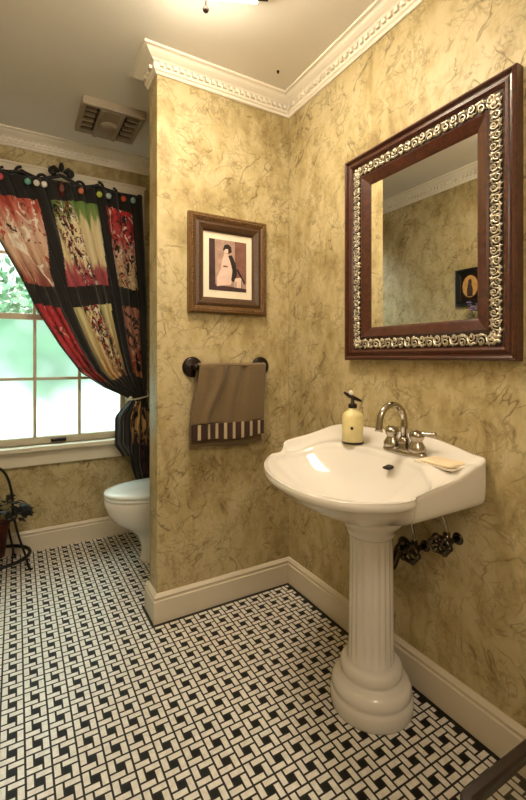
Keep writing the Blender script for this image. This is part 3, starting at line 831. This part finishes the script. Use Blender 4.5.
# even resample
Ls = [0]
for a, b in zip(raw, raw[1:]+raw[:1]): Ls.append(Ls[-1]+(b-a).length)
NO = 220; O = []
for k in range(NO):
    s_ = Ls[-1]*k/NO
    i = max(j for j in range(len(raw)) if Ls[j] <= s_)
    t_ = (s_-Ls[i])/max(1e-9, Ls[i+1]-Ls[i]); O.append(raw[i].lerp(raw[(i+1) % len(raw)], t_))
EC = Vector((-.338, -.785)); EA, EB, EN = .206, .298, 2.4
def edge(p):
    d = Vector((p.x, p.y))-EC; a = math.atan2(d.y, d.x)
    c, s2 = abs(math.cos(a)), abs(math.sin(a))
    r = ((c/EA)**EN+(s2/EB)**EN)**(-1/EN)
    r = min(r, d.length-.016)
    return EC+Vector((math.cos(a), math.sin(a)))*r
Eg = [edge(p) for p in O]
zE = [min(lerp(.796, .836, sst(-.30, -.16, e.x)), o_.z-.006) for e, o_ in zip(Eg, O)]
rings = []
def ringE(s, dz):      # scaled basin ring
    return [Vector((EC.x+.03*(1-s)+(e.x-EC.x)*s, EC.y+(e.y-EC.y)*s, z)) for e, z in ((e, dz(i)) for i, e in enumerate(Eg))]
zb = .676
for s in (.05, .12, .22, .34, .46, .58, .68, .77, .85, .91, .955, .985):
    rings.append(ringE(s, lambda i, s=s: zb+(zE[i]-.008-zb)*(s**2.3)))
rings.append([Vector((e.x, e.y, z-.001)) for e, z in zip(Eg, zE)])
for t_ in (.12, .3, .5, .68, .82, .92):
    rr = []
    for e, z, o_ in zip(Eg, zE, O):
        g = t_; up = (sst(.35, 1.0, g))**1.3
        zz = z+(o_.z-z)*up
        rr.append(Vector((lerp(e.x, o_.x, g), lerp(e.y, o_.y, g), zz+.002)))
    rings.append(rr)
def inw(p, d):
    v = Vector((EC.x-p.x, EC.y-p.y)); v.normalize(); return Vector((p.x+v.x*d, p.y+v.y*d, p.z))
rings.append([inw(p, .003) for p in O])
rings.append([p-Vector((0, 0, .004)) for p in O])
rings.append([p-Vector((0, 0, .012)) for p in O])
def under(ff, fz, wf, wz):
    out = []
    for p in O:
        w = sst(-.40, -.30, p.x)
        f = lerp(ff, wf, w); z = lerp(fz, wz, w)
        out.append(Vector((lerp(p.x, AX if w < 1 else lerp(p.x, AX, .9), f), lerp(p.y, AY, f), min(z, p.z-.016))))
    return out
rings += [under(.004, .782, .0, .79), under(.03, .774, .0, .775), under(.065, .768, .004, .755), under(.10, .752, .008, .738), under(.18, .730, .02, .726), under(.30, .703, .06, .716),
          under(.44, .676, .22, .700), under(.58, .654, .44, .675)]
rings.append([Vector((AX+.10*math.cos(a), AY+.10*math.sin(a), 0.632)) for a in (math.atan2(p.y-AY, p.x-AX) for p in O)])
bm = B(); loft(bm, rings)
basin = obj('basin', bm, M['porcelain'], sink, smooth=True)
# pedestal
bm = B()
lathe(bm, [(.09, .642), (.107, .638), (.110, .630), (.109, .622), (.102, .612), (.093, .602), (.085, .592), (.080, .584), (.081, .578), (.079, .573), (.072, .566)], (AX, AY, 0), 64)
lathe(bm, [(.072, .570)]+[(lerp(.0715, .0755, k/10), lerp(.566, .145, k/10)) for k in range(11)]+[(.08, .138)], (AX, AY, 0), 160, rfun=lambda a, h: 1-.055*(abs(math.cos(a*10)))**1.2*sst(.14, .17, h)*sst(.570, .55, h))
lathe(bm, [(.078, .150), (.090, .150), (.099, .142), (.103, .130), (.102, .116), (.096, .106), (.098, .102), (.112, .098), (.124, .088), (.131, .075), (.132, .062), (.129, .056), (.131, .050), (.135, .045), (.137, .038), (.137, .006), (.134, 0), (.01, 0)], (AX, AY, 0), 72)
obj('pedestal', bm, M['porcelain'], sink, smooth=True)
bm = B(); lathe(bm, [(.001, .006), (.012, .007), (.020, .005), (.026, .001), (.022, 0), (.001, 0)], (EC.x+.03, AY, zb+.001), 20); obj('drain', bm, M['chrome'], sink, smooth=True)
bm = B()
ofc = Vector((-.166, -.842, .800))
r_ = [(ofc.x-.011-.004*abs(math.cos(2*PI*k/16)), ofc.y+.016*math.copysign(abs(math.cos(2*PI*k/16))**.6, math.cos(2*PI*k/16)), ofc.z+.005*math.sin(2*PI*k/16)) for k in range(16)]
loft(bm, [r_, [(x+.020, y, z+.004) for x, y, z in r_]])
obj('overflow_slot', bm, M['black'], sink)

# faucet
FX, FY, FZ = -.088, -.836, .836
fau = thing('faucet', (FX, FY, FZ), 'chrome two-handle gooseneck faucet on the sink deck', 'faucet')
bm = B()
def oval(r1, r2, z, n=32): return [(FX+r1*math.cos(2*PI*k/n), FY+r2*math.copysign(abs(math.sin(2*PI*k/n))**.8, math.sin(2*PI*k/n)), FZ+z) for k in range(n)]
loft(bm, [oval(.032, .088, 0), oval(.034, .090, .010), oval(.029, .085, .018), oval(.018, .074, .022)])
lathe(bm, [(.022, .012), (.024, .022), (.017, .034), (.020, .042), (.017, .052), (.012, .060)], (FX, FY, FZ), 20)
obj('base', bm, M['chrome'], fau, smooth=True)
bm = B()
pts = [(FX, FY, FZ+.05), (FX, FY, FZ+.105)]+[(FX-.058+.058*math.cos(a), FY, FZ+.112+.060*math.sin(a)) for a in (PI*k/14 for k in range(0, 15))]+[(FX-.118, FY, FZ+.098), (FX-.120, FY, FZ+.086)]
tube(bm, pts, [.012]*2+[.0108]*15+[.011, .0135], 14)
obj('spout', bm, M['chrome'], fau, smooth=True)
for s in (-1, 1):
    y = FY+s*.053
    bm = B(); lathe(bm, [(.026, .014), (.030, .022), (.029, .034), (.021, .046), (.018, .054), (.024, .064), (.025, .074), (.019, .084), (.001, .090)], (FX, y, FZ), 20)
    h = obj('handle', bm, M['chrome'], fau, smooth=True)
    bm = B(); e = (FX+(.022 if s < 0 else .01), y+s*(.058 if s < 0 else .03), FZ+.080); tube(bm, catmull([(FX, y, FZ+.072), (FX+.006, y+s*.02, FZ+.078), e], 5), [.008]*6+[.0065]*3+[.0085, .008], 10)
    obj('lever', bm, M['chrome'], h, smooth=True)

# soap pump, dish and soap
sx, sy, sz = -.126, -.622, .840
pump = thing('soap_pump', (sx, sy, sz), 'cream lotion pump bottle with a dark pump head on the sink deck', 'soap dispenser')
bm = B(); lathe(bm, [(.001, 0), (.036, 0), (.040, .004), (.040, .112), (.037, .122), (.026, .132), (.016, .138), (.015, .148), (.001, .148)], (sx, sy, sz), 32); bmesh.ops.scale(bm, vec=(1, 1, .92), space=Matrix.Translation((-sx, -sy, -sz)), verts=bm.verts[:]); obj('bottle', bm, M['lotion'], pump, smooth=True)
bm = B(); lathe(bm, [(.039, .001), (.041, .002), (.041, .008), (.039, .009)], (sx, sy, sz), 32); obj('foot_ring', bm, M['black'], pump)
d2 = Vector((-1.24-sx, -1.8469-sy)).normalized()
ddx, ddy = -.72, -.69
bm = B(); ball(bm, (sx+ddx*.0395, sy+ddy*.0395, sz+.062), .006, u=10, v=8); obj('dot', bm, M['black'], pump, smooth=True)
bm = B(); lathe(bm, [(.001, .134), (.017, .134), (.017, .148), (.008, .152), (.006, .170), (.001, .170)], (sx, sy, sz), 20); obj('collar', bm, M['bronze'], pump, smooth=True)
bm = B(); tube(bm, [(sx-.024, sy+.022, sz+.193), (sx-.010, sy+.010, sz+.181), (sx+.004, sy-.003, sz+.172), (sx+.024, sy-.022, sz+.160)], [.004, .008, .008, .005], 10); obj('pump_head', bm, M['bronze'], pump, smooth=True)
bm = B(); ball(bm, (sx-.004, sy+.004, sz+.191), .009, (1, 1, 1.1)); obj('pump_button', bm, M['white'], pump, smooth=True)

def rrect(cx, cy, hx, hy, r, z, rot=0, n=6):
    out = []
    for qx, qy, a0 in ((1, 1, 0), (-1, 1, PI/2), (-1, -1, PI), (1, -1, 3*PI/2)):
        for k in range(n+1):
            a = a0+PI/2*k/n
            x, y = qx*(hx-r)+r*math.cos(a), qy*(hy-r)+r*math.sin(a)
            out.append((cx+x*math.cos(rot)-y*math.sin(rot), cy+x*math.sin(rot)+y*math.cos(rot), z))
    return out
dx, dy, dz = -.088, -.990, .831
dish = thing('soap_dish', (dx, dy, dz), 'shallow cream soap dish on the right deck of the sink', 'soap dish')
bm = B(); loft(bm, [rrect(dx, dy, .050, .062, .012, dz), rrect(dx, dy, .057, .070, .014, dz+.004), rrect(dx, dy, .059, .072, .014, dz+.010), rrect(dx, dy, .056, .069, .012, dz+.010), rrect(dx, dy, .051, .063, .010, dz+.006)]); obj('tray', bm, M['soap_dish'], dish, smooth=True)
bm = B(); box(bm, dx-.046, dx+.044, dy-.055, dy+.055, dz-.003, dz+.001); obj('dish_shadow', bm, M['black'], dish)  # black slab standing in for the shadow under the dish
bm = B(); loft(bm, [rrect(dx, dy, .040, .052, .012, dz+.0065), rrect(dx, dy, .046, .058, .014, dz+.009), rrect(dx, dy, .046, .058, .014, dz+.013), rrect(dx, dy, .038, .050, .012, dz+.017)])
tag(rebase(obj('soap_bar', bm, M['soap'], smooth=True), (dx, dy, dz+.0065)), 'flat peach soap bar lying in the cream dish on the sink', 'soap')

# shutoff valves, supply lines, drain trap under the sink
def valve(y, z, lab, big):
    t = thing('shutoff_valve', (-.03, y, z), lab, 'valve', 'shutoff valves under the sink')
    bm = B(); lathe(bm, [(.001, -.008), (.012, -.008), (.019, -.003), (.020, -.0005), (.001, -.0005)], (0, y, z), 20, 'X'); obj('escutcheon', bm, M['dark_chrome'], t, smooth=True)
    bm = B(); tube(bm, [(-.006, y, z), (-.062, y, z)], .009, 10); lathe(bm, [(.001, -.076), (.013, -.074), (.016, -.065), (.016, -.048), (.012, -.040), (.001, -.040)], (0, y, z), 14, 'X'); tube(bm, [(-.056, y, z-.018), (-.056, y, z+.030)], .011, 10); obj('body', bm, M['dark_chrome'], t, smooth=True)
    bm = B()
    hx = -.088
    tube(bm, [(-.072, y, z), (hx, y, z)], .006, 8)
    R = .032 if not big else .040
    tube(bm, [(hx, y+R*math.cos(2*PI*k/24), z+R*.75*math.sin(2*PI*k/24)) for k in range(25)], .007, 8, False)
    for k in range(3): tube(bm, [(hx, y+R*math.cos(k*PI/3), z+R*.75*math.sin(k*PI/3)), (hx, y-R*math.cos(k*PI/3), z-R*.75*math.sin(k*PI/3))], .004, 6)
    for k in range(6): ball(bm, (hx, y+R*math.cos(k*PI/3), z+R*.75*math.sin(k*PI/3)), .0115)
    obj('handle', bm, M['dark_chrome'], t, smooth=True)
    bm = B(); tube(bm, catmull([(-.056, y, z+.028), (-.056, y+.005, z+.06), (-.075, y+.02, .69)], 6), .005, 8); obj('supply_tube', bm, M['chrome'], t, smooth=True)
valve(-.978, .580, 'tarnished shutoff valve under the sink, the one farther right of the column', False)
valve(-.852, .508, 'tarnished shutoff valve under the sink, close beside the pedestal column', True)
trap = thing('drain_trap', (-.05, -.765, .45), 'dark metal drain trap behind the pedestal column', 'drain pipe')
bm = B(); tube(bm, catmull([(-.085, -.762, .66), (-.085, -.762, .48), (-.083, -.762, .435), (-.065, -.762, .415), (-.048, -.762, .44), (-.035, -.762, .47), (-.002, -.762, .475)], 6), .014, 12)
obj('pipe', bm, M['dark_chrome'], trap, smooth=True)
bm = B(); lathe(bm, [(.001, -.01), (.02, -.01), (.032, -.002), (.032, -.0005), (.001, -.0005)], (0, -.762, .475), 20, 'X'); obj('escutcheon', bm, M['dark_chrome'], trap, smooth=True)

# ------------------------------------------------------------------ toilet in the alcove
TY = .60
toi = thing('toilet', (-.45, TY, 0), 'white toilet with closed lid half hidden behind the partition wall', 'toilet')
def egg(xf, xb, b, z, n=48):
    """outline pointed to -X: front xf, back xb, half width b"""
    out = []
    for k in range(n):
        a = 2*PI*k/n
        xm = lerp(xf, xb, .56)
        x = xm+(xb-xm)*math.cos(a) if math.cos(a) > 0 else xm+(xm-xf)*math.cos(a)
        w = abs(math.sin(a))**(.75 if math.cos(a) > 0 else .95)
        out.append((x, TY+math.copysign(w, math.sin(a))*b, z))
    return out
bm = B()
loft(bm, [egg(-.62, -.20, .105, 0), egg(-.625, -.20, .105, .02), egg(-.615, -.20, .095, .06), egg(-.62, -.20, .092, .11), egg(-.645, -.20, .105, .16), egg(-.70, -.20, .135, .205), egg(-.765, -.22, .165, .25), egg(-.800, -.24, .182, .30),
          egg(-.815, -.26, .188, .345), egg(-.818, -.26, .188, .372), egg(-.808, -.27, .18, .380)])
obj('bowl', bm, M['porcelain'], toi, smooth=True)
bm = B(); loft(bm, [egg(-.812, -.27, .186, .382), egg(-.818, -.27, .190, .388), egg(-.815, -.27, .188, .398), egg(-.808, -.27, .182, .400)]); obj('seat', bm, M['lid'], toi, smooth=True)
bm = B(); loft(bm, [egg(-.815, -.27, .186, .403), egg(-.820, -.268, .191, .409), egg(-.815, -.27, .187, .418), egg(-.775, -.29, .16, .424), egg(-.66, -.38, .08, .427)]); obj('lid', bm, M['lid'], toi, smooth=True)
bm = B(); loft(bm, [rrect(-.125, TY, .095, .215, .03, .36), rrect(-.12, TY, .10, .23, .03, .42), rrect(-.118, TY, .10, .235, .03, .70)]); box(bm, -.27, -.06, TY-.10, TY+.10, .30, .365)
obj('tank', bm, M['porcelain'], toi, smooth=True)
bm = B(); loft(bm, [rrect(-.118, TY, .108, .243, .03, .70), rrect(-.118, TY, .110, .246, .03, .71), rrect(-.118, TY, .110, .246, .03, .725), rrect(-.118, TY, .098, .236, .03, .735)]); obj('tank_lid', bm, M['porcelain'], toi, smooth=True)
bm = B(); tube(bm, [(-.218, TY-.16, .65), (-.24, TY-.16, .65), (-.242, TY-.10, .64)], .007, 8); obj('flush_lever', bm, M['chrome'], toi, smooth=True)

# ------------------------------------------------------------------ iron plant stand at the left
PX, PY = -1.335, .87
ps = thing('iron_plant_stand', (PX, PY, 0), 'black wrought-iron plant stand on the floor at the left, below the window', 'plant stand')
bm = B(); tube(bm, [(PX+.165*math.cos(2*PI*k/40), PY+.145*math.sin(2*PI*k/40), .075) for k in range(41)], .010, 8, False); obj('base_ring', bm, M['iron'], ps, smooth=True)
bm = B(); tube(bm, [(PX+.10*math.cos(2*PI*k/40), PY+.09*math.sin(2*PI*k/40), .285) for k in range(41)], .006, 8, False); obj('upper_ring', bm, M['iron'], ps, smooth=True)
for k in range(4):
    a = -.5+k*PI/2
    p = lambda r, z: (PX+r*math.cos(a), PY+r*.88*math.sin(a), z)
    bm = B(); tube(bm, catmull([p(.10, .29), p(.125, .19), p(.165, .075), p(.175, .03), p(.19, .008), p(.20, .012)], 6), .006, 8); obj('leg', bm, M['iron'], ps, smooth=True)
bm = B()
arch = [(PX+.082*math.cos(t_), PY+.02, .285+.275*math.sin(t_)**.8) for t_ in (PI*k/24 for k in range(25))]
tube(bm, arch, .007, 8); obj('hoop_handle', bm, M['iron'], ps, smooth=True)
bm = B()
for k in range(5):
    tube(bm, [(PX-.16+.08*k, PY-.145*math.sqrt(max(0, 1-((-.16+.08*k)/.165)**2)), .075), (PX-.16+.08*k, PY+.145*math.sqrt(max(0, 1-((-.16+.08*k)/.165)**2)), .075)], .004, 6)
obj('base_grid', bm, M['iron'], ps, smooth=True)
pot = thing('potted_ivy', (PX, PY, .08), 'reddish pot with dark ivy leaves in the iron stand', 'potted plant')
bm = B(); lathe(bm, [(.001, 0), (.044, 0), (.062, .150), (.069, .152), (.071, .178), (.064, .178), (.058, .155), (.001, .152)], (PX, PY, .081), 28); obj('pot', bm, M['rust'], pot, smooth=True)
bm = B()
def leaf(bm, c, d, size, up):
    d = d.normalized(); s2 = d.cross(up).normalized(); n_ = s2.cross(d)
    pts = [(0, 0, 0), (.3, .36, .05), (.55, .50, .02), (.62, .24, .06), (1.0, 0, -.08), (.62, -.24, .06), (.55, -.50, .02), (.3, -.36, .05)]
    vs_ = [bm.verts.new(c+size*(d*a+s2*b+n_*e)) for a, b, e in pts]
    ctr = bm.verts.new(c+size*(d*.5+n_*.10))
    for i in range(8): bm.faces.new((vs_[i], vs_[(i+1) % 8], ctr))
rnd = random.Random(3)
for k in range(46):
    a = rnd.uniform(0, 2*PI); r = rnd.uniform(.02, .125); z = .345-.35*(r-.04)+rnd.uniform(-.04, .04)
    leaf(bm, Vector((PX+r*math.cos(a), PY+r*math.sin(a), z)), Vector((math.cos(a), math.sin(a), rnd.uniform(-.6, .5))), rnd.uniform(.045, .07), Vector((0, 0, 1)))
for k in range(8):
    z = .315+.02*rnd.uniform(-1, 1); leaf(bm, Vector((PX+.10+.006*k, PY-.02+.012*rnd.uniform(-1, 1), z)), Vector((1, -.5+.15*k, -.1)), .055, Vector((0, -.6, .8)))
o = obj('leaves', bm, M['leaf_dark'], pot); s = o.modifiers.new('t', 'SOLIDIFY'); s.thickness = .0015
bm = B()
for k in range(10):
    a = k*.63; tube(bm, catmull([(PX, PY, .23), (PX+.03*math.cos(a), PY+.03*math.sin(a), .31), (PX+.08*math.cos(a), PY+.08*math.sin(a), .315)], 5), .002, 5)
obj('stems', bm, M['stem'], pot)

# ------------------------------------------------------------------ low side table at the lower right corner
TX0, TX1, TY0, TY1, TZ = -.578, -.03, -1.80, -1.372, .40
tab = thing('side_table', ((TX0+TX1)/2, (TY0+TY1)/2, 0), 'dark wood side table with a smoked glass top in the lower right corner', 'table')
cx_, cy_ = (TX0+TX1)/2, (TY0+TY1)/2; hx_, hy_ = (TX1-TX0)/2, (TY1-TY0)/2
bm = B()
A = [rrect(cx_, cy_, hx_-d, hy_-d, max(.03-d, .004), z) for d, z in ((0, TZ-.020), (0, TZ-.004), (.004, TZ), (.018, TZ), (.022, TZ-.004), (.022, TZ-.020))]
loft(bm, A+[A[0]], caps=False); obj('rim', bm, M['table_wood'], tab)
bm = B(); loft(bm, [rrect(cx_, cy_, hx_-.021, hy_-.021, .004, z) for z in (TZ-.012, TZ-.006)]); obj('glass_top', bm, M['table_glass'], tab)
for x in (TX0+.03, TX1-.03):
    for y in (TY0+.03, TY1-.03):
        bm = B(); loft(bm, [rrect(x, y, r, r, .004, z) for r, z in ((.013, 0), (.016, TZ-.018))]); obj('leg', bm, M['table_wood'], tab)

# bound for a quick sanity check of stray labels
for o in bpy.data.objects:
    if o.parent is not None and 'category' in o.keys(): del o['category']
